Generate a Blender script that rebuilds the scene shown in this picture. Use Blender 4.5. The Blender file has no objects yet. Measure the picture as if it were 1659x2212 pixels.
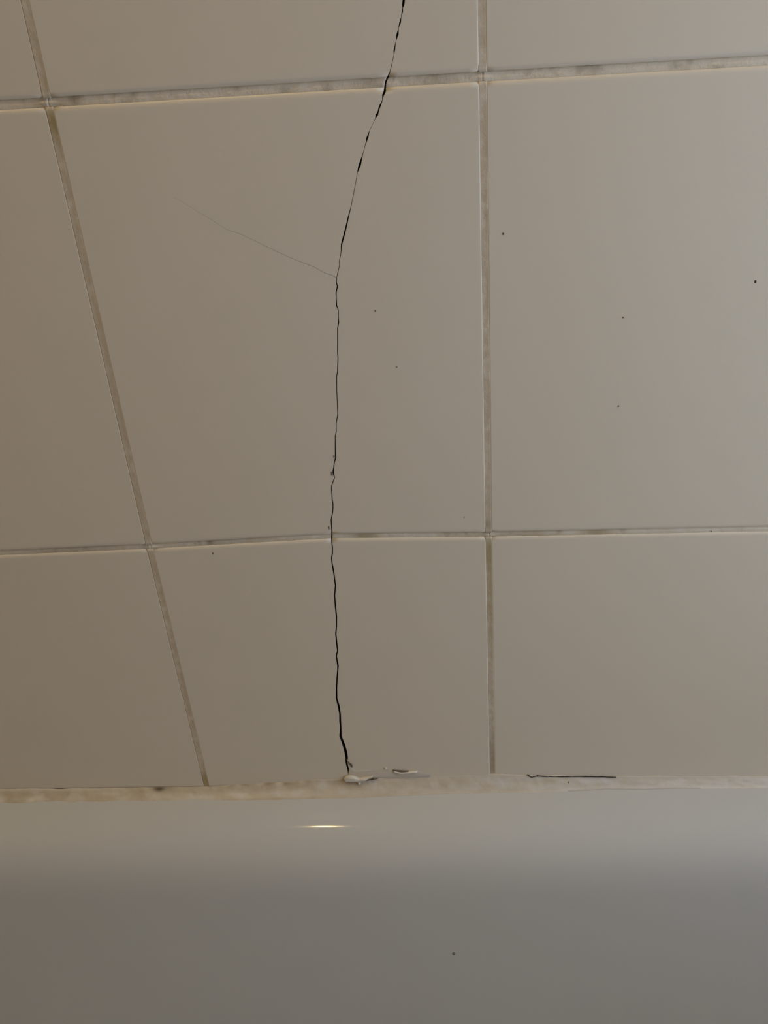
import bpy, bmesh, math, random
from mathutils import Vector, Matrix, noise
from mathutils.geometry import tessellate_polygon

random.seed(7)
sc = bpy.context.scene
COL = sc.collection
MM = 0.001
ZO = 0.78                    # height of the lower tile joint above the floor

# ---------------------------------------------------------------- camera
cam_data = bpy.data.cameras.new('camera')
cam = bpy.data.objects.new('camera', cam_data)
COL.objects.link(cam)
pitch, roll, yaw = 0.574787, -0.0800599, -0.0869201
fwd = Vector((math.sin(yaw) * math.cos(pitch), math.cos(yaw) * math.cos(pitch), -math.sin(pitch)))
r0 = Vector((math.cos(yaw), -math.sin(yaw), 0))
u0 = r0.cross(fwd)
rt = math.cos(roll) * r0 + math.sin(roll) * u0
up = -math.sin(roll) * r0 + math.cos(roll) * u0
M = Matrix((rt, up, -fwd)).transposed().to_4x4()
M.translation = Vector((0.18383, -0.500045, 0.344098 + ZO))
cam.matrix_world = M
cam_data.sensor_fit = 'VERTICAL'
cam_data.sensor_height = 36.0
cam_data.sensor_width = 27.0
cam_data.lens = 36.0 * 2254.658 / 2212.0
cam_data.clip_start = 0.01
sc.camera = cam

# ---------------------------------------------------------------- light and exposure
world = bpy.data.worlds.new('world')
sc.world = world
world.use_nodes = True
bg = world.node_tree.nodes['Background']
bg.inputs['Color'].default_value = (0.62, 0.75, 1.0, 1)
bg.inputs['Strength'].default_value = 1.0

WIN_Y, WIN_Z, WIN_W, WIN_H = -0.35, 1.13, 0.50, 0.90      # window in the end wall
day = bpy.data.lights.new('window_daylight', 'AREA')
day.shape = 'RECTANGLE'
day.size, day.size_y = WIN_H, WIN_W
day.energy = 4.8
day.color = (0.67, 0.785, 0.945)
day_o = bpy.data.objects.new('window_daylight', day)
COL.objects.link(day_o)
day_o.location = (0.72, WIN_Y, WIN_Z)
day_o.rotation_euler = (0, math.radians(90), 0)

LAMP = (-0.19, -0.33, 2.53)
LAMP_STRENGTH = 980.0
LAMP_COLOR = (1.0, 0.74, 0.35)

sc.view_settings.view_transform = 'Standard'
sc.view_settings.look = 'None'
sc.view_settings.gamma = 1.0
sc.view_settings.use_curve_mapping = False
sc.view_settings.exposure = -0.48

# ---------------------------------------------------------------- materials
def new_mat(name):
    m = bpy.data.materials.new(name)
    m.use_nodes = True
    nt = m.node_tree
    return m, nt, nt.nodes['Principled BSDF']

def noise_mat(name, c1, c2, scale, rough, bump=0.0, bump_scale=200.0, detail=4.0, lo=0.35, hi=0.65, ior=1.5, spec=0.5):
    m, nt, b = new_mat(name)
    tc = nt.nodes.new('ShaderNodeTexCoord')
    n = nt.nodes.new('ShaderNodeTexNoise')
    n.inputs['Scale'].default_value = scale
    n.inputs['Detail'].default_value = detail
    nt.links.new(tc.outputs['Object'], n.inputs['Vector'])
    r = nt.nodes.new('ShaderNodeValToRGB')
    r.color_ramp.elements[0].position, r.color_ramp.elements[1].position = lo, hi
    r.color_ramp.elements[0].color = (*c1, 1)
    r.color_ramp.elements[1].color = (*c2, 1)
    nt.links.new(n.outputs['Fac'], r.inputs['Fac'])
    nt.links.new(r.outputs['Color'], b.inputs['Base Color'])
    b.inputs['Roughness'].default_value = rough
    b.inputs['Specular IOR Level'].default_value = spec
    if bump > 0:
        n2 = nt.nodes.new('ShaderNodeTexNoise')
        n2.inputs['Scale'].default_value = bump_scale
        nt.links.new(tc.outputs['Object'], n2.inputs['Vector'])
        bp = nt.nodes.new('ShaderNodeBump')
        bp.inputs['Strength'].default_value = bump
        bp.inputs['Distance'].default_value = 0.001
        nt.links.new(n2.outputs['Fac'], bp.inputs['Height'])
        nt.links.new(bp.outputs['Normal'], b.inputs['Normal'])
    return m

def colour_attr_mat(name, rough, bump, bump_scale):
    m, nt, b = new_mat(name)
    a = nt.nodes.new('ShaderNodeAttribute')
    a.attribute_name = 'Col'
    nt.links.new(a.outputs['Color'], b.inputs['Base Color'])
    b.inputs['Roughness'].default_value = rough
    tc = nt.nodes.new('ShaderNodeTexCoord')
    n2 = nt.nodes.new('ShaderNodeTexNoise')
    n2.inputs['Scale'].default_value = bump_scale
    n2.inputs['Detail'].default_value = 5
    nt.links.new(tc.outputs['Object'], n2.inputs['Vector'])
    bp = nt.nodes.new('ShaderNodeBump')
    bp.inputs['Strength'].default_value = bump
    bp.inputs['Distance'].default_value = 0.0006
    nt.links.new(n2.outputs['Fac'], bp.inputs['Height'])
    nt.links.new(bp.outputs['Normal'], b.inputs['Normal'])
    return m

MAT_TILE = noise_mat('cream_glaze', (0.785, 0.722, 0.61), (0.80, 0.737, 0.625), 9.0, 0.38, 0.03, 60.0, spec=0.4)
MAT_BROKEN = noise_mat('dirty_broken_edge', (0.030, 0.024, 0.018), (0.060, 0.046, 0.034), 300.0, 0.9)
MAT_BOARD = noise_mat('damp_backing_board', (0.012, 0.011, 0.010), (0.022, 0.020, 0.018), 40.0, 0.9)
MAT_TUB = noise_mat('white_enamel', (0.595, 0.61, 0.615), (0.61, 0.625, 0.63), 5.0, 0.07, 0.02, 45.0, spec=0.07)
MAT_GROUT = colour_attr_mat('grout', 0.85, 0.35, 900.0)
MAT_CAULK = colour_attr_mat('sealant', 0.5, 0.25, 500.0)
MAT_MOULD = noise_mat('black_mould', (0.014, 0.012, 0.010), (0.06, 0.05, 0.04), 900.0, 0.9)
MAT_DIRT_SHADE = noise_mat('brown_dirt_shade', (0.10, 0.075, 0.05), (0.22, 0.17, 0.12), 800.0, 0.9)  # real specks, and the painted shadows in the sealant gaps
MAT_CHIP = noise_mat('grey_chip', (0.20, 0.185, 0.16), (0.30, 0.28, 0.25), 900.0, 0.85)
MAT_PLASTER = noise_mat('beige_plaster', (0.52, 0.42, 0.27), (0.56, 0.46, 0.31), 6.0, 0.7, 0.05, 120.0)
MAT_CEIL = noise_mat('white_ceiling_paint', (0.66, 0.62, 0.54), (0.70, 0.66, 0.58), 6.0, 0.8)
MAT_FLOOR = noise_mat('grey_vinyl', (0.24, 0.19, 0.13), (0.30, 0.24, 0.17), 12.0, 0.5)
MAT_FRAME = noise_mat('white_window_paint', (0.76, 0.75, 0.72), (0.80, 0.79, 0.76), 20.0, 0.4)
MAT_BASE = noise_mat('white_lamp_metal', (0.70, 0.69, 0.66), (0.74, 0.73, 0.70), 30.0, 0.35)

MAT_GLASS, _nt, _b = new_mat('frosted_glass')
_b.inputs['Base Color'].default_value = (0.9, 0.94, 0.96, 1)
_b.inputs['Roughness'].default_value = 0.5
_b.inputs['Transmission Weight'].default_value = 1.0
MAT_DOME, _nt, _b = new_mat('lit_opal_glass')
_n = _nt.nodes.new('ShaderNodeTexNoise')
_n.inputs['Scale'].default_value = 4.0
_b.inputs['Base Color'].default_value = (0.9, 0.86, 0.78, 1)
_b.inputs['Emission Color'].default_value = (*LAMP_COLOR, 1)
_b.inputs['Emission Strength'].default_value = LAMP_STRENGTH

# ---------------------------------------------------------------- helpers
def link(name, me, mats, parent=None, smooth=True):
    for m in mats:
        me.materials.append(m)
    if smooth:
        for p in me.polygons:
            p.use_smooth = True
    o = bpy.data.objects.new(name, me)
    COL.objects.link(o)
    if parent:
        o.parent = parent
    return o

def tag(o, label, cat=None, kind=None, group=None):
    o['label'] = label
    if cat:
        o['category'] = cat
    if kind:
        o['kind'] = kind
    if group:
        o['group'] = group
    return o

def boxes(name, blist, mats, parent=None):
    vs, fs = [], []
    for (a, b, c, d, e, f) in blist:
        k = len(vs)
        vs += [(x, y, z) for x in (a, b) for y in (c, d) for z in (e, f)]
        fs += [tuple(k + i for i in q) for q in ((0, 1, 3, 2), (4, 6, 7, 5), (0, 4, 5, 1), (2, 3, 7, 6), (0, 2, 6, 4), (1, 5, 7, 3))]
    me = bpy.data.meshes.new(name)
    me.from_pydata(vs, [], fs)
    return link(name, me, mats, parent, smooth=False)

def lerp(tab, x):
    if x <= tab[0][0]:
        return tab[0][1]
    for (x0, y0), (x1, y1) in zip(tab, tab[1:]):
        if x <= x1:
            return y0 + (y1 - y0) * (x - x0) / (x1 - x0)
    return tab[-1][1]

def mixc(a, b, t):
    t = max(0.0, min(1.0, t))
    return tuple(p + (q - p) * t for p, q in zip(a, b))

def fbm(x, y, s, seed=0.0):
    return noise.fractal(Vector((x * s, y * s, seed)), 1.0, 2.0, 4)

def set_colour(me, cols):
    at = me.color_attributes.new('Col', 'FLOAT_COLOR', 'POINT')
    at.data.foreach_set('color', [v for c in cols for v in (*c, 1.0)])

def inset(poly, dist):
    """Move every edge of a counter-clockwise polygon inwards by its own distance."""
    n = len(poly)
    nrm = []
    for i in range(n):
        a, b = poly[i], poly[(i + 1) % n]
        dx, dy = b[0] - a[0], b[1] - a[1]
        L = math.hypot(dx, dy) or 1e-9
        nrm.append((-dy / L, dx / L))
    out = []
    for i in range(n):
        n0, n1 = nrm[i - 1], nrm[i]
        d0, d1 = dist[i - 1], dist[i]
        det = n0[0] * n1[1] - n0[1] * n1[0]
        if abs(det) < 0.25:
            ax, ay = n0[0] + n1[0], n0[1] + n1[1]
            L = math.hypot(ax, ay) or 1e-9
            d = (d0 + d1) / 2
            out.append((poly[i][0] + ax / L * d, poly[i][1] + ay / L * d))
        else:
            ox = (d0 * n1[1] - d1 * n0[1]) / det
            oy = (n0[0] * d1 - n1[0] * d0) / det
            m = math.hypot(ox, oy)
            lim = 2.0 * max(d0, d1) + 1e-9
            k = min(1.0, lim / m) if m > 0 else 1.0
            out.append((poly[i][0] + ox * k, poly[i][1] + oy * k))
    return out

# ---------------------------------------------------------------- measured marks on the wall (mm along x, mm above the lower joint)
CRACK = [
    (166.6,283.2,1.20), (166.3,281.4,1.20), (166.0,280.2,0.40), (165.7,278.5,0.71), (165.1,276.5,0.24),
    (164.5,274.4,0.91), (163.7,272.2,0.24), (163.1,269.8,1.12), (162.3,267.2,0.31), (161.9,265.8,0.51),
    (161.2,263.1,0.82), (161.0,261.5,0.31), (159.9,257.9,0.41), (158.8,254.5,0.46), (157.6,252.0,0.94),
    (156.6,250.3,0.73), (156.2,248.6,0.73), (155.9,246.3,1.26), (155.0,244.6,0.95), (154.6,242.7,0.42),
    (153.4,240.4,0.95), (152.9,239.4,0.85), (152.3,237.8,0.64), (151.5,236.2,1.49), (150.8,234.9,0.43),
    (149.4,232.4,0.21), (147.7,229.7,0.26), (146.5,226.6,1.07), (145.2,223.1,0.35), (143.8,219.3,0.39),
    (141.8,214.0,1.42), (140.5,210.8,0.44), (139.5,206.8,0.37), (137.9,201.0,0.40), (136.2,195.1,0.45),
    (134.4,189.9,0.67), (133.2,186.1,0.79), (131.8,181.9,0.91), (130.3,177.7,0.80), (129.9,176.6,0.80),
    (129.3,172.6,0.57), (128.0,168.0,0.58), (127.9,165.9,0.53), (126.6,161.9,0.58), (126.0,159.9,0.42),
    (125.5,157.6,0.61), (125.9,155.1,0.70), (124.9,152.0,0.70), (124.7,148.9,0.52), (124.5,145.0,0.75),
    (125.2,142.5,0.47), (124.9,138.8,0.43), (124.7,135.7,0.71), (123.9,132.7,0.53), (123.1,124.2,0.53),
    (122.6,118.8,0.53), (122.6,116.1,0.58), (121.6,108.2,0.54), (120.9,105.5,0.54), (120.2,97.1,0.47),
    (119.7,87.9,0.50), (119.4,82.7,0.55), (118.0,77.3,0.56), (117.6,72.2,0.51), (116.8,69.6,0.53), (115.8,58.0,0.64),
    (115.8,55.9,0.83), (114.7,52.9,0.62), (114.2,50.0,0.62), (113.5,47.0,0.83), (113.7,44.9,0.73), (113.9,43.0,0.57),
    (113.2,41.2,0.50), (111.7,37.6,0.52), (111.5,35.3,0.58), (111.4,31.1,0.63), (111.2,28.3,0.66), (111.4,26.2,0.64),
    (111.1,22.6,0.64), (110.5,19.2,0.59), (109.3,14.7,0.64), (109.2,11.5,0.67), (109.0,7.0,0.68), (108.3,2.0,0.71),
    (108.2,-1.8,0.73), (108.2,-4.8,0.74), (107.8,-8.8,0.77), (107.0,-12.3,0.74), (106.9,-16.2,0.74),
    (107.1,-18.8,0.88), (107.3,-24.7,0.86), (107.4,-33.0,0.87), (106.2,-40.1,0.79), (105.9,-48.4,0.91),
    (105.8,-56.4,0.97), (105.1,-64.2,0.80), (104.1,-70.3,0.81), (104.0,-78.2,0.93), (104.0,-83.9,0.82),
    (102.8,-88.4,0.76), (103.1,-96.4,1.12), (102.7,-99.5,0.77), (101.8,-105.3,0.89), (100.5,-114.8,0.90),
    (99.6,-124.4,1.12), (100.4,-131.3,1.43), (100.6,-138.3,1.16), (100.1,-145.2,1.29), (100.0,-151.1,0.90),
    (99.1,-158.3,1.62), (100.4,-165.6,1.94), (101.3,-173.0,1.95), (101.5,-179.0,1.80), (101.0,-181.6,1.33),
    (101.1,-186.3,1.33), (101.6,-190.4,1.18), (101.5,-195.1,0.96)]
BRANCH = [
    (125.4,159.7), (123.3,161.3), (120.7,162.2), (118.8,163.4), (115.1,165.8), (111.3,167.7), (106.9,169.6),
    (96.7,175.1), (89.4,179.4), (80.8,184.3), (74.2,187.0), (67.9,191.9), (61.0,196.8), (52.1,203.4), (49.7,204.2)]
SMEAR = [
    (97.8,-197.7), (101.3,-194.7), (102.1,-189.6), (101.8,-184.7), (101.3,-180.7), (102.6,-182.7), (104.6,-187.6),
    (106.5,-191.3), (112.9,-190.3), (122.0,-191.3), (131.8,-191.1), (138.0,-192.7), (143.7,-192.9), (148.9,-192.2),
    (153.9,-194.0), (158.7,-196.3), (157.1,-199.8), (150.2,-200.4), (142.1,-200.9), (134.0,-201.9), (127.2,-200.0),
    (121.4,-199.0), (115.6,-200.2), (109.7,-200.9), (103.9,-201.0), (99.9,-200.3)]
LIP = [
    (97.7,-197.9), (99.1,-196.1), (101.5,-195.0), (105.5,-195.8), (108.2,-197.8), (113.5,-196.8), (118.2,-195.8),
    (115.7,-198.1), (112.1,-199.8), (109.8,-200.3), (108.8,-201.4), (107.7,-201.1), (106.3,-200.6), (102.8,-200.7),
    (99.3,-200.1)]
SLIP = [
    (132.6,-191.1), (135.1,-192.1), (138.3,-192.8), (142.0,-192.2), (145.5,-191.7), (149.2,-191.8), (148.6,-192.7),
    (144.8,-193.0), (141.9,-193.3), (138.2,-193.8), (134.8,-193.1)]
FORK = [
    (101.2,-179.9), (103.1,-183.3), (104.7,-185.0), (104.9,-187.6), (104.2,-187.9), (103.2,-185.2), (102.0,-182.5)]
TOP = [
    (-217.1,-207.1), (-148.7,-206.5), (-98.3,-207.4), (-58.1,-207.2), (1.6,-207.0), (51.2,-203.7), (96.7,-201.0),
    (132.0,-200.3), (179.7,-199.0), (200.5,-198.5), (226.9,-200.4), (273.7,-202.2), (384.2,-204.5), (487.1,-206.1)]
BOT = [
    (-221.9,-221.5), (-152.6,-220.8), (-101.7,-221.7), (-50.9,-221.7), (-0.7,-221.1), (49.2,-219.6), (95.2,-218.6),
    (147.2,-215.8), (179.3,-214.6), (227.0,-215.0), (274.2,-212.7), (385.3,-213.0), (488.7,-213.7)]
MOULD = [
    (223.4,-198.5), (226.3,-200.8), (230.0,-199.8), (242.5,-200.7), (258.1,-200.8), (273.4,-201.5), (279.9,-201.9),
    (301.6,-202.8)]

# ---------------------------------------------------------------- room shell
X0, X1, Y1, ZC = -0.80, 0.72, -2.00, ZO + 1.75
tag(boxes('floor', [(X0, X1, Y1, 0.0, -0.05, 0.0)], [MAT_FLOOR]), 'grey vinyl bathroom floor under the bath', 'floor', 'structure')
tag(boxes('ceiling', [(X0, X1, Y1, 0.0, ZC, ZC + 0.05)], [MAT_CEIL]), 'white painted ceiling above the bath', 'ceiling', 'structure')
wall = tag(boxes('wall_back', [(X0, X1, 0.008, 0.12, 0.0, ZC)], [MAT_BOARD]),
           'cracked cream tiled wall rising above the bathtub', 'wall', 'structure')
tag(boxes('wall_left', [(X0 - 0.1, X0, Y1, 0.12, 0.0, ZC)], [MAT_PLASTER]), 'plain beige plaster wall at the closed end of the bath', 'wall', 'structure')
tag(boxes('wall_front', [(X0, X1, Y1 - 0.1, Y1, 0.0, ZC)], [MAT_PLASTER]), 'plain beige plaster wall facing the tiles', 'wall', 'structure')
wy0, wy1 = WIN_Y - WIN_W / 2, WIN_Y + WIN_W / 2
wz0, wz1 = WIN_Z - WIN_H / 2, WIN_Z + WIN_H / 2
tag(boxes('wall_right', [(X1, X1 + 0.1, Y1, wy0, 0, ZC), (X1, X1 + 0.1, wy1, 0.12, 0, ZC),
                         (X1, X1 + 0.1, wy0, wy1, 0, wz0), (X1, X1 + 0.1, wy0, wy1, wz1, ZC)], [MAT_PLASTER]),
    'beige plaster wall with the window in it', 'wall', 'structure')
fw = 0.045
win = tag(boxes('window_1', [(X1 + 0.02, X1 + 0.08, wy0, wy0 + fw, wz0, wz1), (X1 + 0.02, X1 + 0.08, wy1 - fw, wy1, wz0, wz1),
                             (X1 + 0.02, X1 + 0.08, wy0 + fw, wy1 - fw, wz0, wz0 + fw), (X1 + 0.02, X1 + 0.08, wy0 + fw, wy1 - fw, wz1 - fw, wz1)], [MAT_FRAME]),
          'white framed frosted bathroom window', 'window', 'structure')
boxes('pane', [(X1 + 0.045, X1 + 0.051, wy0 + fw, wy1 - fw, wz0 + fw, wz1 - fw)], [MAT_GLASS], win)

# ---------------------------------------------------------------- tiles
TW, TH = 0.20, 0.25
GV, GH = 0.0031, {0: 0.0031, 1: 0.0040}
H_ROW = {0: [(-0.2, -0.0033), (0.0, -0.0005), (0.108, 0.0029), (0.2, 0.0007), (0.4, -0.0021), (0.6, 0.0)],
         1: [(-0.2, 0.0012), (0.0, 0.0005), (0.2, -0.0001), (0.4, -0.0012), (0.6, 0.0)]}
V_COL = {0: [(-0.21, 0.0008), (0.0, -0.0007), (0.25, -0.0001), (0.5, 0.0012)],
         1: [(-0.21, -0.0003), (0.0, -0.0004), (0.25, 0.0002), (0.5, 0.0)]}
TILE_BOTTOM = -0.2062

def row_z(r, x):
    """Height of joint r (below row r) at x, over the lower joint."""
    return r * TH + (lerp([(-0.4, 0.0)] + H_ROW[r], x) if r in H_ROW else 0.0)

def col_x(c, z):
    return c * TW + (lerp(V_COL[c], z) if c in V_COL else 0.0)

def gh(r):
    return GH.get(r, 0.0034)

PROF = [(0.0, 0.0017), (0.00015, 0.0010), (0.0005, 0.00050), (0.0012, 0.00013), (0.0022, 0.0), (0.0030, 0.0)]
KIND = {'edge': (1.0, 1.0), 'side': (0.32, 0.32), 'crack': (0.07, 0.12), 'slit': (0.012, 0.02)}   # inset scale, depth scale

def solid_tile(name, outline, kinds, parent, dy=0.0, span=None, side=0):
    """Glazed slab with eased edges; outline is counter-clockwise, kinds names each edge."""
    out2, kin2 = [], []
    for i, (a, k) in enumerate(zip(outline, kinds)):       # extra points near the corners keep the long eased edges even
        b = outline[(i + 1) % len(outline)]
        L = math.hypot(b[0] - a[0], b[1] - a[1])
        out2.append(a)
        kin2.append(k)
        if k in ('edge', 'side') and L > 0.015:
            for t in (0.0045 / L, 1 - 0.0045 / L):
                out2.append((a[0] + (b[0] - a[0]) * t, a[1] + (b[1] - a[1]) * t))
                kin2.append(k)
    outline, kinds = out2, kin2
    n = len(outline)
    vs, fs, mi = [], [], []
    ds = [max(KIND[kinds[i - 1]][1], KIND[kinds[i]][1]) for i in range(n)]
    vs += [(x, 0.008, z + ZO) for x, z in outline]
    rings = []
    ends = [i for i in range(n) if (kinds[i] == 'crack') != (kinds[i - 1] == 'crack') and 'slit' not in (kinds[i], kinds[i - 1])]
    if span:
        c_lo, c_hi = sorted(ends, key=lambda i: outline[i][1])
    for d, y in PROF:
        ring = inset(outline, [d * KIND[k][0] for k in kinds]) if d > 0 else outline
        ring = list(ring)
        for i in range(n):
            yy = y * ds[i]
            if span and kinds[i] == kinds[i - 1] == 'crack':        # broken edge: run out into the eased edges above and below
                zz = ring[i][1]
                if zz < ring[c_lo][1]:
                    ring[i], yy = ring[c_lo], y
                elif zz > ring[c_hi][1]:
                    ring[i], yy = ring[c_hi], y
                else:
                    yy = max(yy, lerp(PROF, min(zz - span[0], span[1] - zz)))
            vs.append((ring[i][0], yy + dy, ring[i][1] + ZO))
        rings.append(ring)
    for k in range(len(PROF)):
        for i in range(n):
            j = (i + 1) % n
            fs.append((k * n + i, k * n + j, (k + 1) * n + j, (k + 1) * n + i))
            mi.append(1 if k == 0 and kinds[i] != 'edge' else 0)
    top = len(PROF) * n
    keep = [i for i in range(n) if math.hypot(rings[-1][i][0] - rings[-1][i - 1][0], rings[-1][i][1] - rings[-1][i - 1][1]) > 1e-6]
    fs.append(tuple(top + i for i in keep))
    mi.append(0)
    me = bpy.data.meshes.new(name)
    me.from_pydata(vs, [], fs)
    me.polygons.foreach_set('material_index', mi)
    o = link(name, me, [MAT_TILE, MAT_BROKEN], parent)
    for p in me.polygons[len(PROF) * n:]:
        p.use_smooth = False                       # the glazed face is flat
    return o

def corners(c, r):
    g0, g1 = gh(r) / 2, gh(r + 1) / 2
    out = []
    for cc, rr, sx, sz in ((c, r, 1, 1), (c + 1, r, -1, 1), (c + 1, r + 1, -1, -1), (c, r + 1, 1, -1)):
        zc = row_z(rr, cc * TW)
        xx = col_x(cc, zc) + sx * GV / 2
        xx = max(X0 + 0.001, min(X1 - 0.001, xx))
        zz = row_z(rr, xx) + sz * (g0 if rr == r else g1)
        out.append((xx, zz))
    return out

def crack_w(z, w):
    """Hairline above the fork, opening towards the bath."""
    if z > 159:
        return w * 0.5 if w < 0.6 else w * 0.85
    return w * (0.85 if z > 60 else 0.9 if z > -60 else 1.0)

crack = sorted([(x * MM, z * MM, crack_w(z, w) * MM) for x, z, w in CRACK], key=lambda q: q[1])
crack = [(0.1009, -0.2300, 0.0008), (0.1012, -0.2050, 0.0009)] + crack
x, z = crack[-1][0], crack[-1][1]
while z < 0.52:                                   # the hairline wanders on to the next joint
    z += 0.004
    x += 0.0010 + random.uniform(-0.0009, 0.0009)
    crack.append((x, z, random.choice((0.00012, 0.00012, 0.0002, 0.0008))))

def crack_at(z):
    for a, b in zip(crack, crack[1:]):
        if a[1] <= z <= b[1]:
            t = (z - a[1]) / max(1e-9, b[1] - a[1])
            return a[0] + (b[0] - a[0]) * t, a[2] + (b[2] - a[2]) * t
    return crack[-1][0], crack[-1][2]

def crack_span(zlo, zhi, side):
    """Crack edge from zlo up to zhi for the fragment on that side (-1 or +1)."""
    pts = [(zlo, *crack_at(zlo))] + [(q[1], q[0], q[2]) for q in crack if zlo + 0.0008 < q[1] < zhi - 0.0008] + [(zhi, *crack_at(zhi))]
    return [(xx + side * max(ww, 0.00010) * 0.5, zz) for zz, xx, ww in pts]

BRANCH_M = [(a * MM, b * MM) for a, b in BRANCH]

def branch_slit():
    lo, hi = [], []
    n = len(BRANCH_M)
    for i in range(1, n):
        (xa, za), (xb, zb) = BRANCH_M[i - 1], BRANCH_M[min(i + 1, n - 1)]
        L = math.hypot(xb - xa, zb - za)
        nx, nz = (zb - za) / L, -(xb - xa) / L      # left-going path: this normal points up
        if nz < 0:
            nx, nz = -nx, -nz
        w = 0.00007 * (1 - i / (n - 1)) ** 0.7 + 0.000012
        lo.append((BRANCH_M[i][0] - nx * w, BRANCH_M[i][1] - nz * w))
        hi.append((BRANCH_M[i][0] + nx * w, BRANCH_M[i][1] + nz * w))
    return lo, hi

tiles = {}
plain = {}
for r in range(-1, 7):
    for c in range(-4, 4):
        q = corners(c, r)
        if r == -1:
            q[0] = (col_x(c, -0.2) + GV / 2 if c > -4 else q[0][0], TILE_BOTTOM)
            q[1] = (col_x(c + 1, -0.2) - GV / 2 if c < 3 else q[1][0], TILE_BOTTOM)
        if c == 0 and r in (-1, 0, 1):
            root = bpy.data.objects.new('cracked_tile', None)
            COL.objects.link(root)
            root.parent = wall
            root['label'] = {-1: 'cream wall tile split by a black open crack just above the bath',
                             0: 'cream wall tile with a crack and a faint hairline branching off it',
                             1: 'cream wall tile with a beaded hairline crack above the upper joint'}[r]
            zlo = TILE_BOTTOM if r == -1 else row_z(r, crack_at(row_z(r, 0.13))[0]) + gh(r) / 2
            zhi = row_z(r + 1, crack_at(row_z(r + 1, 0.13))[0]) - gh(r + 1) / 2
            for side in (-1, 1):
                cr = crack_span(zlo, zhi, side)
                if side == -1:
                    out, kinds = [q[0]], ['edge']
                    done = False
                    for i, pnt in enumerate(cr):
                        if r == 0 and not done and pnt[1] > BRANCH_M[0][1]:
                            lo, hi = branch_slit()
                            m0 = (crack_at(BRANCH_M[0][1])[0] - 0.00022, BRANCH_M[0][1] - 0.00012)
                            m1 = (crack_at(BRANCH_M[0][1])[0] - 0.00022, BRANCH_M[0][1] + 0.00012)
                            for s in [m0] + lo + hi[::-1]:
                                out.append(s)
                                kinds.append('slit')
                            out.append(m1)
                            kinds.append('crack')
                            done = True
                        out.append(pnt)
                        kinds.append('crack')
                    kinds[-1] = 'edge'
                    out.append(q[3])
                    kinds.append('side')
                else:
                    out = [q[1], q[2]] + cr[::-1]
                    kinds = ['side', 'edge'] + ['crack'] * (len(cr) - 1) + ['edge']
                f = solid_tile('tile_fragment', out, kinds, root, dy=(0.0 if side < 0 else -0.00012), span=(zlo, zhi), side=side)
                tiles[(c, r, side)] = f
            continue
        regular = r >= 2 or c < -2 or c > 2
        if regular and r >= 2 and -4 < c < 3 and not (r == 1 and c in (-1, 1)):
            if 'me' not in plain:
                plain['me'] = solid_tile('tile', [(GV / 2, gh(5) / 2), (TW - GV / 2, gh(5) / 2), (TW - GV / 2, TH - gh(5) / 2), (GV / 2, TH - gh(5) / 2)],
                                         ['edge', 'side'] * 2, wall)
                o = plain['me']
            else:
                o = plain['me'].copy()
                COL.objects.link(o)
            o.location = (c * TW, 0, r * TH)
            continue
        tiles[(c, r)] = solid_tile('tile', q, ['edge', 'side'] * 2, wall, dy=random.uniform(-0.00012, 0.00012))

# ---------------------------------------------------------------- grout
GREY = (0.77, 0.68, 0.535)
TAN = (0.62, 0.525, 0.395)
PALE = (0.81, 0.74, 0.625)
BROWN = (0.30, 0.235, 0.15)
YELLOW = (0.42, 0.33, 0.17)
SPOTS = [(0.0007, 0.2430, 0.010, YELLOW, 1.0), (0.1997, -0.0120, 0.016, YELLOW, 0.8), (0.1995, -0.045, 0.030, YELLOW, 0.5),
         (0.0017, -0.1990, 0.010, YELLOW, 0.9), (0.2001, -0.1830, 0.022, BROWN, 0.5), (0.1299, 0.2485, 0.0025, BROWN, 0.5),
         (0.1100, 0.2485, 0.0025, BROWN, 0.5), (0.0127, 0.2520, 0.003, BROWN, 0.5), (0.2499, 0.2515, 0.004, BROWN, 0.4),
         (0.150, 0.2490, 0.006, BROWN, 0.35), (0.180, 0.2485, 0.008, BROWN, 0.35), (0.036, 0.0012, 0.0025, BROWN, 0.8),
         (0.128, 0.0030, 0.008, YELLOW, 0.7), (0.262, 0.0005, 0.009, YELLOW, 0.7), (0.225, 0.0008, 0.012, YELLOW, 0.4),
         (-0.045, -0.001, 0.03, BROWN, 0.3), (0.05, 0.001, 0.02, BROWN, 0.25), (0.0, 0.12, 0.04, TAN, 0.6),
         (0.1986, 0.0084, 0.0025, BROWN, 0.7),
         (0.0, 0.2505, 0.004, PALE, 0.8), (0.2, 0.2500, 0.0045, PALE, 0.8), (0.0, -0.0005, 0.004, PALE, 0.9), (0.2, 0.0007, 0.004, PALE, 0.7)]

def grout_colour(x, z, vertical, seed):
    base = mixc(TAN if vertical else GREY, PALE, (0.15 if vertical else 0.4) + 0.7 * fbm(x, z, 160.0, seed) + 0.4 * fbm(x, z, 30.0, seed + 3))
    base = mixc(base, BROWN, (0.3 if vertical else 0.9) * (fbm(x, z, 110.0, seed + 9) - 0.30))
    for sx, sz, rad, colr, k in SPOTS:
        d = math.hypot(x - sx, z - sz) / rad
        if d < 2.5:
            base = mixc(base, colr, k * math.exp(-d * d))
    return base

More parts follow.
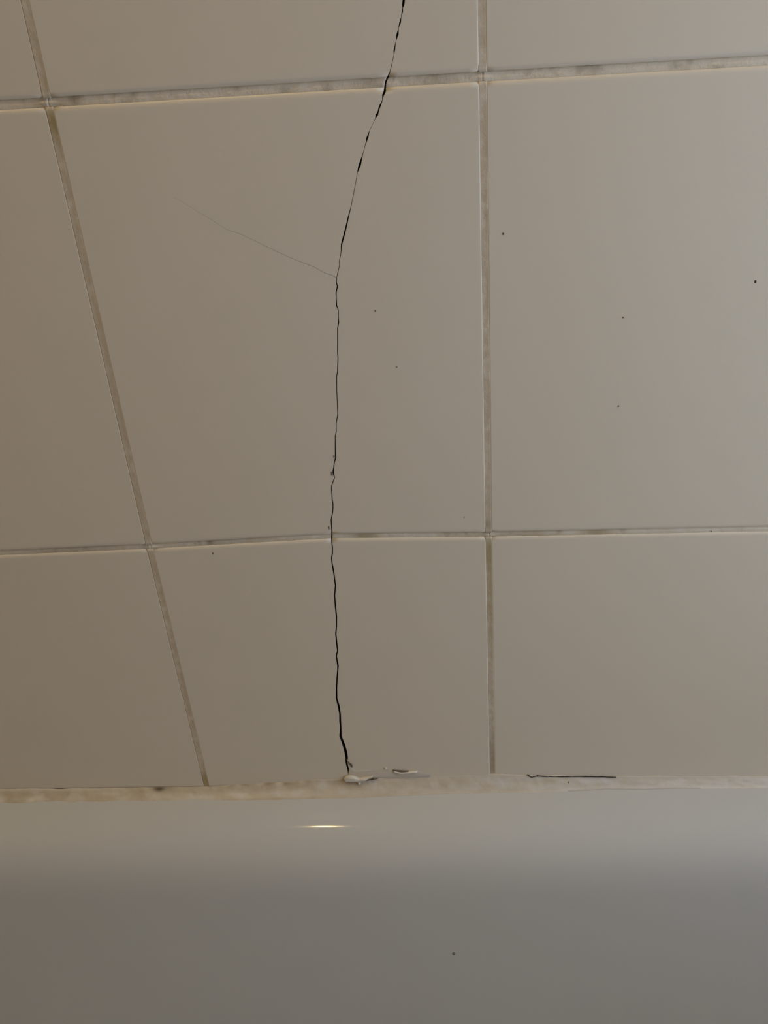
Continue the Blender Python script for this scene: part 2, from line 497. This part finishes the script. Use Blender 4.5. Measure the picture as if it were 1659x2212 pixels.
def grout_strip(p_of, n_u, n_v, vertical, seed, fine=True):
    """p_of(u, v) gives wall x, z for u along the joint and v across it."""
    vs, fs, cols = [], [], []
    for i in range(n_u + 1):
        for j in range(n_v + 1):
            v = j / n_v
            x, z = p_of(i / n_u, v)
            e = abs(2 * v - 1) ** 2
            y = 0.00012 * e + 0.00022 * (1 - e) if vertical else 0.00100 * e + 0.00085 * (1 - e) + 0.0011 * max(0.0, (v - 0.55) / 0.45)
            y -= (0.0001 if vertical else 0.0007) * (1 - e) * max(math.exp(-((x - cx) ** 2 + (z - row_z(cz, cx)) ** 2) / 0.0035 ** 2) for cx in (0.0, 0.2) for cz in (0, 1))
            if fine:
                y += (0.35 if vertical else 1.0) * (1 - e) * (0.00022 * fbm(x, z, 220.0, seed) + 0.00025 * fbm(x, z, 40.0, seed + 5))
            vs.append((x, y, z + ZO))
            cols.append(grout_colour(x, z, vertical, seed))
    for i in range(n_u):
        for j in range(n_v):
            a = i * (n_v + 1) + j
            fs.append((a, a + n_v + 1, a + n_v + 2, a + 1))
    k = len(vs)                                    # back face so that the strip is solid
    rim = [i * (n_v + 1) for i in range(n_u + 1)] + [n_u * (n_v + 1) + j for j in range(1, n_v + 1)] + \
          [i * (n_v + 1) + n_v for i in range(n_u - 1, -1, -1)] + [j for j in range(n_v - 1, 0, -1)]
    for a in rim:
        vs.append((vs[a][0], 0.0079, vs[a][2]))
        cols.append((0.05, 0.04, 0.03))
    m = len(rim)
    for i in range(m):
        j = (i + 1) % m
        fs.append((rim[i], k + i, k + j, rim[j]))
    me = bpy.data.meshes.new('grout_joint')
    me.from_pydata(vs, [], fs)
    bm = bmesh.new()
    bm.from_mesh(me)
    bmesh.ops.recalc_face_normals(bm, faces=bm.faces)
    bm.to_mesh(me)
    bm.free()
    set_colour(me, cols)
    return link('grout_joint', me, [MAT_GROUT], wall)

OV = 0.0003
for r in range(0, 7):
    segs = []
    for c in range(-4, 4):
        xa, xb = max(X0 + 0.001, c * TW), min(X1 - 0.001, (c + 1) * TW)
        if xb - xa < 0.01:
            continue
        if c == 0 and r in (0, 1, 2):
            segs.append((xa, 'L', c))
            segs.append(('R', xb, c))
        else:
            segs.append((xa, xb, c))
    for (a, b, c) in segs:
        vis = r in (0, 1) and -1 <= c <= 1
        half = gh(r) / 2 + OV
        def p_of(u, v, a=a, b=b, r=r, half=half):
            xm = 0.11 if r == 0 else 0.156
            zc0 = row_z(r, xm) + (2 * v - 1) * half
            cx, cw = crack_at(zc0)
            xl = a if a != 'R' else cx + cw * 0.5 + 0.00005
            xr = b if b != 'L' else cx - cw * 0.5 - 0.00005
            x = xl + (xr - xl) * u
            return x, row_z(r, x) + (2 * v - 1) * half
        grout_strip(p_of, 170 if vis else 30, 8 if vis else 4, False, 1.0 + r, vis)
for c in range(-3, 4):
    for r in range(-1, 7):
        vis = r in (-1, 0, 1) and c in (0, 1)
        half = GV / 2 + OV
        def p_of(u, v, c=c, r=r, half=half):
            zl = TILE_BOTTOM if r == -1 else row_z(r, c * TW) + gh(r) / 2
            zh = row_z(r + 1, c * TW) - gh(r + 1) / 2
            z = zl + (zh - zl) * u
            return col_x(c, z) - (2 * v - 1) * half, z
        grout_strip(p_of, 170 if vis else 30, 8 if vis else 4, True, 20.0 + c * 3 + r, vis)

# ---------------------------------------------------------------- bathtub
RIM_Z = ZO - 0.2085
BX0, BX1, BY0, BY1 = X0 + 0.001, X1 - 0.001, -0.70, -0.0012
ANG = [(0.0, 6), (0.011, 11), (0.019, 18), (0.027, 27), (0.035, 38), (0.044, 52), (0.053, 65), (0.064, 75), (0.078, 80), (0.34, 82), (0.38, 78), (0.43, 45), (0.49, 8), (0.53, 2)]

def tub_profile():
    pts, d, z, s = [(0.0, 0.0)], 0.0, 0.0, 0.0
    while s < 0.55:
        st = 0.0025 if s < 0.085 else 0.012
        a = math.radians(lerp(ANG, s + st / 2))
        d += math.cos(a) * st
        z -= math.sin(a) * st
        s += st
        pts.append((d, z))
    return pts

def tub_ring(d, z):
    w = 0.16 * min(1.0, d / 0.05)
    rad = 0.012 + w
    end = d * (1.0 + 1.2 * min(1.0, max(0.0, (d - 0.06) / 0.1)))    # the ends slope more than the sides
    xa, xb, ya, yb = BX0 + end, BX1 - end, BY0 + d, BY1 - d
    rad = min(rad, (yb - ya) / 2 - 0.01)
    out = []
    for (cx, cy, a0) in ((xb - rad, yb - rad, 0), (xa + rad, yb - rad, 90), (xa + rad, ya + rad, 180), (xb - rad, ya + rad, 270)):
        for k in range(11):
            a = math.radians(a0 + 9 * k)
            out.append((cx + rad * math.cos(a), cy + rad * math.sin(a), z))
    return out

prof = tub_profile()
vs, fs = [], []
rings = [tub_ring(0.0, 0.005), tub_ring(0.0, RIM_Z - 0.02)] + [tub_ring(d, RIM_Z + z) for d, z in prof]
n = len(rings[0])
for rg in rings:
    vs += rg
for k in range(len(rings) - 1):
    for i in range(n):
        j = (i + 1) % n
        fs.append((k * n + i, k * n + j, (k + 1) * n + j, (k + 1) * n + i))
fs.append(tuple((len(rings) - 1) * n + i for i in range(n)))
me = bpy.data.meshes.new('bathtub')
me.from_pydata(vs, [], fs)
bm = bmesh.new()
bm.from_mesh(me)
bmesh.ops.recalc_face_normals(bm, faces=bm.faces)
bm.to_mesh(me)
bm.free()
tub = tag(link('bathtub', me, [MAT_TUB]), 'glossy white enamel bathtub with a rolled edge below the tiles', 'bathtub')
tub.location.z = 0.0

def ledge_z(d):
    """Height of the bath's rolled edge at distance d from its outer edge."""
    for (d0, z0), (d1, z1) in zip(prof, prof[1:]):
        if d0 <= d <= d1:
            return RIM_Z + z0 + (z1 - z0) * (d - d0) / (d1 - d0)
    return RIM_Z

# ---------------------------------------------------------------- sealant bead
TOPM = [(a * MM, b * MM + 0.0022) for a, b in TOP]
BOTM = [(a * MM, b * MM) for a, b in BOT]
CREAM = (0.66, 0.60, 0.49)
WHITE = (0.74, 0.72, 0.68)
DIRTY = (0.40, 0.32, 0.22)
FLAP_SHADE_DIRT = (0.30, 0.19, 0.10)  # brown for painted shadow mixed with dirt below the flap
xs = [X0 + 0.002 + i * 0.02 for i in range(int((-0.2 - X0) / 0.02))]
xs += [-0.2 + i * 0.001 for i in range(660)]
xs += [0.46 + i * 0.0199 for i in range(int((X1 - 0.46) / 0.0199) + 1)]
NV = 12
vs, fs, cols = [], [], []
for x in xs:
    zt = lerp(TOPM, x) + 0.0007 * fbm(x, 0, 60.0, 4.0)
    zb = lerp(BOTM, x) + 0.0005 * fbm(x, 0, 45.0, 8.0) + 0.0002 * fbm(x, 0, 200.0, 2.0)
    s = (0.344 - zb) / 0.5
    foot = max(0.0025, (-0.2085 - zb) / (s + 0.12))
    for j in range(NV + 1):
        t = j / NV
        za, ya = zt, 0.0001
        zf, yf = ledge_z(foot) - ZO - 0.0002, -foot - 0.0012
        # slightly hollow fillet
        e = 0.30 + 0.03 * fbm(x, 0, 25.0, 6.0)
        y = ya + (yf - ya) * (t ** (1.0 + e))
        z = za + (zf - za) * (1 - (1 - t) ** (1.0 + e))
        lump = 0.0006 * fbm(x, t * 0.02, 90.0, 12.0) * math.sin(math.pi * t) * (1 - t) * 1.3
        vs.append((x, y - lump - 0.0004 * math.sin(math.pi * t) * (1 - t), z + ZO + lump))
        right = max(0.0, min(1.0, (x - 0.12) / 0.2))
        c = mixc(mixc((0.50, 0.44, 0.345), CREAM, (x + 0.12) / 0.2), WHITE, 0.12 + 0.6 * right + 0.7 * fbm(x, t * 0.03, 70.0, 15.0))
        c = mixc(c, (0.70, 0.65, 0.56), max(0.0, 1 - t / 0.25))
        # grime held along the tile edge near the crack, shadow and dirt painted brown under the torn flap
        g = math.exp(-((x - 0.045) / 0.055) ** 2) * max(0.0, 1 - t / 0.55)
        g2 = math.exp(-((x + 0.03) / 0.025) ** 2) * max(0.0, 1 - t / 0.5)
        c = mixc(c, DIRTY, 0.75 * g * (0.7 + 1.2 * fbm(x, t * 0.02, 120.0, 3.0)) + 0.5 * g2)
        c = mixc(c, (0.14, 0.11, 0.08), 1.1 * math.exp(-((x + 0.0331) / 0.0045) ** 2) * math.exp(-((t - 0.12) / 0.16) ** 2))
        c = mixc(c, FLAP_SHADE_DIRT, 0.9 * math.exp(-((x - 0.104) / 0.010) ** 2) * max(0.0, 1 - t / 0.6))
        # brown edge line where the sealant meets the enamel
        if x < 0.17:
            c = mixc(c, DIRTY, min(1.0, (0.17 - x) / 0.12) * (0.55 + 0.8 * fbm(x, 0, 50.0, 21.0)) * math.exp(-((t - 0.90) / 0.10) ** 2))
        elif 0.25 < x < 0.34:
            c = mixc(c, (0.42, 0.41, 0.39), 0.8 * math.exp(-((t - 0.93) / 0.07) ** 2))  # grey line paints in the small shadow under the bead's lower lip
        cols.append(c)
nx = len(xs)
for i in range(nx - 1):
    for j in range(NV):
        a = i * (NV + 1) + j
        fs.append((a, a + 1, a + NV + 2, a + NV + 1))
k = len(vs)                                       # flat back in the corner makes the bead solid
for i, x in enumerate(xs):
    vs.append((x, -0.0003, RIM_Z + 0.0005))
    cols.append(DIRTY)
for i in range(nx - 1):
    fs.append((i * (NV + 1), (i + 1) * (NV + 1), k + i + 1, k + i))
    fs.append((i * (NV + 1) + NV, k + i, k + i + 1, (i + 1) * (NV + 1) + NV))
me = bpy.data.meshes.new('sealant_bead')
me.from_pydata(vs, [], fs)
bm = bmesh.new()
bm.from_mesh(me)
bmesh.ops.recalc_face_normals(bm, faces=bm.faces)
bm.to_mesh(me)
bm.free()
set_colour(me, cols)
bead = tag(link('sealant_bead', me, [MAT_CAULK]), 'stained cream sealant bead running between the bathtub and the tiles', 'sealant')

def dome(name, poly, rings, parent, mat, colour=None, y_of=None):
    """Thin lump on the wall: outline in mm, rings of (inset mm, height mm)."""
    P = [(a * MM, b * MM) for a, b in poly]
    area = sum(P[i][0] * P[(i + 1) % len(P)][1] - P[(i + 1) % len(P)][0] * P[i][1] for i in range(len(P)))
    if area < 0:
        P = P[::-1]
    # finer outline
    Q = []
    for i in range(len(P)):
        a, b = P[i], P[(i + 1) % len(P)]
        m = max(1, int(math.hypot(b[0] - a[0], b[1] - a[1]) / 0.0012))
        for q in range(m):
            Q.append((a[0] + (b[0] - a[0]) * q / m, a[1] + (b[1] - a[1]) * q / m))
    P = Q
    n = len(P)
    vs, fs, cols = [], [], []
    ring = P
    for d, h in rings:
        ring = inset(P, [d * MM] * n) if d > 0 else P
        for x, z in ring:
            base = y_of(x, z) if y_of else 0.0
            hh = h * MM * (1 + 0.35 * fbm(x, z, 250.0, 5.0)) if h > 0 else h * MM
            vs.append((x, base - hh, z + ZO))
            if colour:
                cols.append(colour(x, z))
    for k in range(len(rings) - 1):
        for i in range(n):
            j = (i + 1) % n
            fs.append((k * n + i, k * n + j, (k + 1) * n + j, (k + 1) * n + i))
    top = (len(rings) - 1) * n
    for t in tessellate_polygon([[Vector((x, z, 0)) for x, z in ring]]):
        a, b, c = (top + q for q in t)
        p, q, r = vs[a], vs[b], vs[c]
        if (q[0] - p[0]) * (r[2] - p[2]) - (q[2] - p[2]) * (r[0] - p[0]) < 0:
            b, c = c, b
        fs.append((a, b, c))
    fs.append(tuple(range(n - 1, -1, -1)))
    me = bpy.data.meshes.new(name)
    me.from_pydata(vs, [], fs)
    if colour:
        set_colour(me, cols)
    return link(name, me, [mat], parent)

def smear_col(x, z):
    c = mixc((0.71, 0.645, 0.55), (0.77, 0.715, 0.63), 0.5 + 1.5 * fbm(x, z, 120.0, 1.0))
    c = mixc(c, (0.47, 0.46, 0.43), 0.9 * math.exp(-((x - 0.150) / 0.011) ** 2 - ((z + 0.1985) / 0.004) ** 2))
    c = mixc(c, (0.47, 0.46, 0.43), 0.7 * math.exp(-((x - 0.135) / 0.006) ** 2 - ((z + 0.2015) / 0.0018) ** 2))
    c = mixc(c, (0.45, 0.40, 0.33), 0.5 * math.exp(-((x - 0.122) / 0.008) ** 2 - ((z + 0.1925) / 0.0025) ** 2))
    return c

smear = dome('sealant_smear', SMEAR, [(0.0, -0.05), (0.2, 0.10), (0.5, 0.22), (0.9, 0.35)], bead, MAT_CAULK, smear_col)
smear['label'] = 'greyish smear of old sealant at the foot of the crack'
lip = dome('torn_flap', LIP, [(0.0, 0.3), (0.1, 1.6), (0.45, 2.4), (0.9, 2.7)], bead, MAT_CAULK, lambda x, z: mixc((0.70, 0.66, 0.58), (0.80, 0.77, 0.70), 0.5 + fbm(x, z, 200.0, 2.0)))
lip['label'] = 'white torn flap of sealant curling out below the crack'
slip = dome('torn_flap', SLIP, [(0.0, 0.2), (0.08, 1.3), (0.25, 1.9)], bead, MAT_CAULK, lambda x, z: (0.78, 0.74, 0.66))
slip['label'] = 'thin pale torn edge of sealant'
dome('grime_shade_gap', [(131.9, -190.8), (136.0, -191.2), (140.0, -191.7), (143.0, -191.8), (138.3, -192.6), (134.9, -191.9)], [(0.0, 0.0), (0.1, 0.95), (0.25, 1.05)], bead, MAT_DIRT_SHADE)  # dark sliver drawn as the shadow in the gap above the torn edge
dome('grime_shade_gap', FORK, [(0.0, 0.0), (0.1, 0.9), (0.22, 1.0)], bead, MAT_DIRT_SHADE)
dome('grime_shade_gap', [(108.5, -201.2), (112.0, -200.0), (116.5, -198.2), (121.5, -198.9), (118.0, -199.8), (113.0, -201.0), (110.0, -202.0)],
     [(0.0, 0.0), (0.15, 1.0), (0.4, 1.15)], bead, MAT_DIRT_SHADE)  # dark patch stands for both shadow and dirt beneath the flap
dome('crumb', [(126.4, -189.9), (127.6, -190.0), (128.4, -189.2), (127.8, -188.4), (126.6, -188.6)], [(0.0, 0.0), (0.1, 0.8), (0.4, 1.1)], bead, MAT_CAULK, lambda x, z: (0.70, 0.64, 0.52))
dome('crumb', [(107.4, -201.5), (108.6, -202.0), (109.6, -201.4), (109.2, -200.4), (107.9, -200.4)], [(0.0, 0.5), (0.1, 2.6), (0.4, 3.0)], bead, MAT_CAULK, lambda x, z: (0.76, 0.70, 0.55))

# dark mould where the bead has let go of the tile
ml, mlo = [], []
for i in range(61):
    t = i / 60
    a = 223.4 + 60.0 * t
    b = lerp(MOULD, a) + 1.0
    w = (0.16 + 0.16 * noise.noise(Vector((a * 0.25, 3.0, 0.0)))) * min(1.0, (1 - t) * 4) + 0.03
    w += 0.14 * math.exp(-((a - 273.4) / 1.0) ** 2) + 0.10 * math.exp(-((a - 226.0) / 1.5) ** 2)
    ml.append((a, b + w))
    mlo.append((a, b - w))
ml += mlo[::-1]
mo = dome('mould_line', ml, [(0.0, 0.0), (0.05, 0.7), (0.1, 0.8)], bead, MAT_MOULD)
mo['label'] = 'thin black mould line where sealant has come off the tile'

# ---------------------------------------------------------------- specks and chips
def blob(name, x, z, rx, rz, mat, parent, y0=0.0, h=0.25):
    n = 9
    pts = []
    for i in range(n):
        a = 2 * math.pi * i / n
        k = random.uniform(0.75, 1.2)
        pts.append((x + rx * k * math.cos(a), z + rz * k * math.sin(a)))
    m = min(rx, rz)
    return dome(name, pts, [(0.0, 0.0), (0.25 * m, h * 0.7), (0.5 * m, h)], parent, mat, y_of=lambda a, b: y0)

blob('dirt_speck', 332.5, 147.2, 0.5, 1.0, MAT_MOULD, tiles[(1, 0)])
blob('dirt_speck', 209.0, 177.7, 0.5, 0.6, MAT_DIRT_SHADE, tiles[(1, 0)])
blob('dirt_speck', 269.5, 81.3, 0.3, 0.6, MAT_DIRT_SHADE, tiles[(1, 0)])
blob('dirt_speck', 269.1, 131.4, 0.4, 0.5, MAT_DIRT_SHADE, tiles[(1, 0)])
blob('dirt_speck', 144.1, 141.3, 0.5, 0.5, MAT_DIRT_SHADE, tiles[(0, 0, 1)])
blob('dirt_speck', 153.0, 109.4, 0.7, 0.5, MAT_CHIP, tiles[(0, 0, 1)])
blob('dirt_speck', 186.0, 13.7, 0.25, 0.8, MAT_CHIP, tiles[(0, 0, 1)])
blob('dirt_speck', 36.7, -6.2, 0.4, 0.7, MAT_DIRT_SHADE, tiles[(0, -1, -1)])
blob('chip', 107.6, 9.4, 0.45, 1.4, MAT_CHIP, tiles[(0, 0, -1)])
blob('chip', 112.7, 45.6, 0.7, 1.7, MAT_CHIP, tiles[(0, 0, -1)])
blob('chip', 115.0, 56.8, 0.5, 1.1, MAT_CHIP, tiles[(0, 0, -1)])
blob('dirt_speck', 326.4, -1.9, 0.3, 0.4, MAT_MOULD, wall, y0=0.0006, h=0.3)
blob('mould_speck', 222.3, -211.0, 0.6, 0.6, MAT_MOULD, bead, y0=-0.0025, h=1.2)
blob('mould_speck', 251.1, -204.0, 0.6, 0.7, MAT_DIRT_SHADE, bead, y0=-0.0012, h=1.0)

_sp = dome('dirt_speck', [(169.3 + 1.1 * math.cos(a * 0.785) * (1.25 if a == 1 else 1.0), -308.4 + 1.7 * math.sin(a * 0.785)) for a in range(8)],
           [(0.0, 0.0), (0.3, 0.2), (0.7, 0.3)], tub, MAT_CHIP, y_of=lambda a, b: -0.06056 + 0.169 * (b + 0.30837))

# ---------------------------------------------------------------- ceiling lamp
def lathe(name, prof_, mat, parent, seg=32):
    vs, fs = [], []
    for rr, zz in prof_:
        for i in range(seg):
            a = 2 * math.pi * i / seg
            vs.append((rr * math.cos(a), rr * math.sin(a), zz))
    for k in range(len(prof_) - 1):
        for i in range(seg):
            j = (i + 1) % seg
            fs.append((k * seg + i, (k + 1) * seg + i, (k + 1) * seg + j, k * seg + j))
    fs.append(tuple(range(seg)))
    fs.append(tuple(range((len(prof_) - 1) * seg, len(prof_) * seg))[::-1])
    me = bpy.data.meshes.new(name)
    me.from_pydata(vs, [], fs)
    return link(name, me, [mat], parent)

lamp = bpy.data.objects.new('ceiling_lamp', None)
COL.objects.link(lamp)
lamp.location = LAMP
tag(lamp, 'small round ceiling lamp with an opal glass dome over the bath', 'lamp')
lathe('base', [(0.056, 0.0), (0.056, -0.018), (0.050, -0.022)], MAT_BASE, lamp)
lathe('glass_dome', [(0.026, -0.0215), (0.026, -0.026), (0.023, -0.033), (0.017, -0.039), (0.009, -0.042), (0.003, -0.043)], MAT_DOME, lamp)
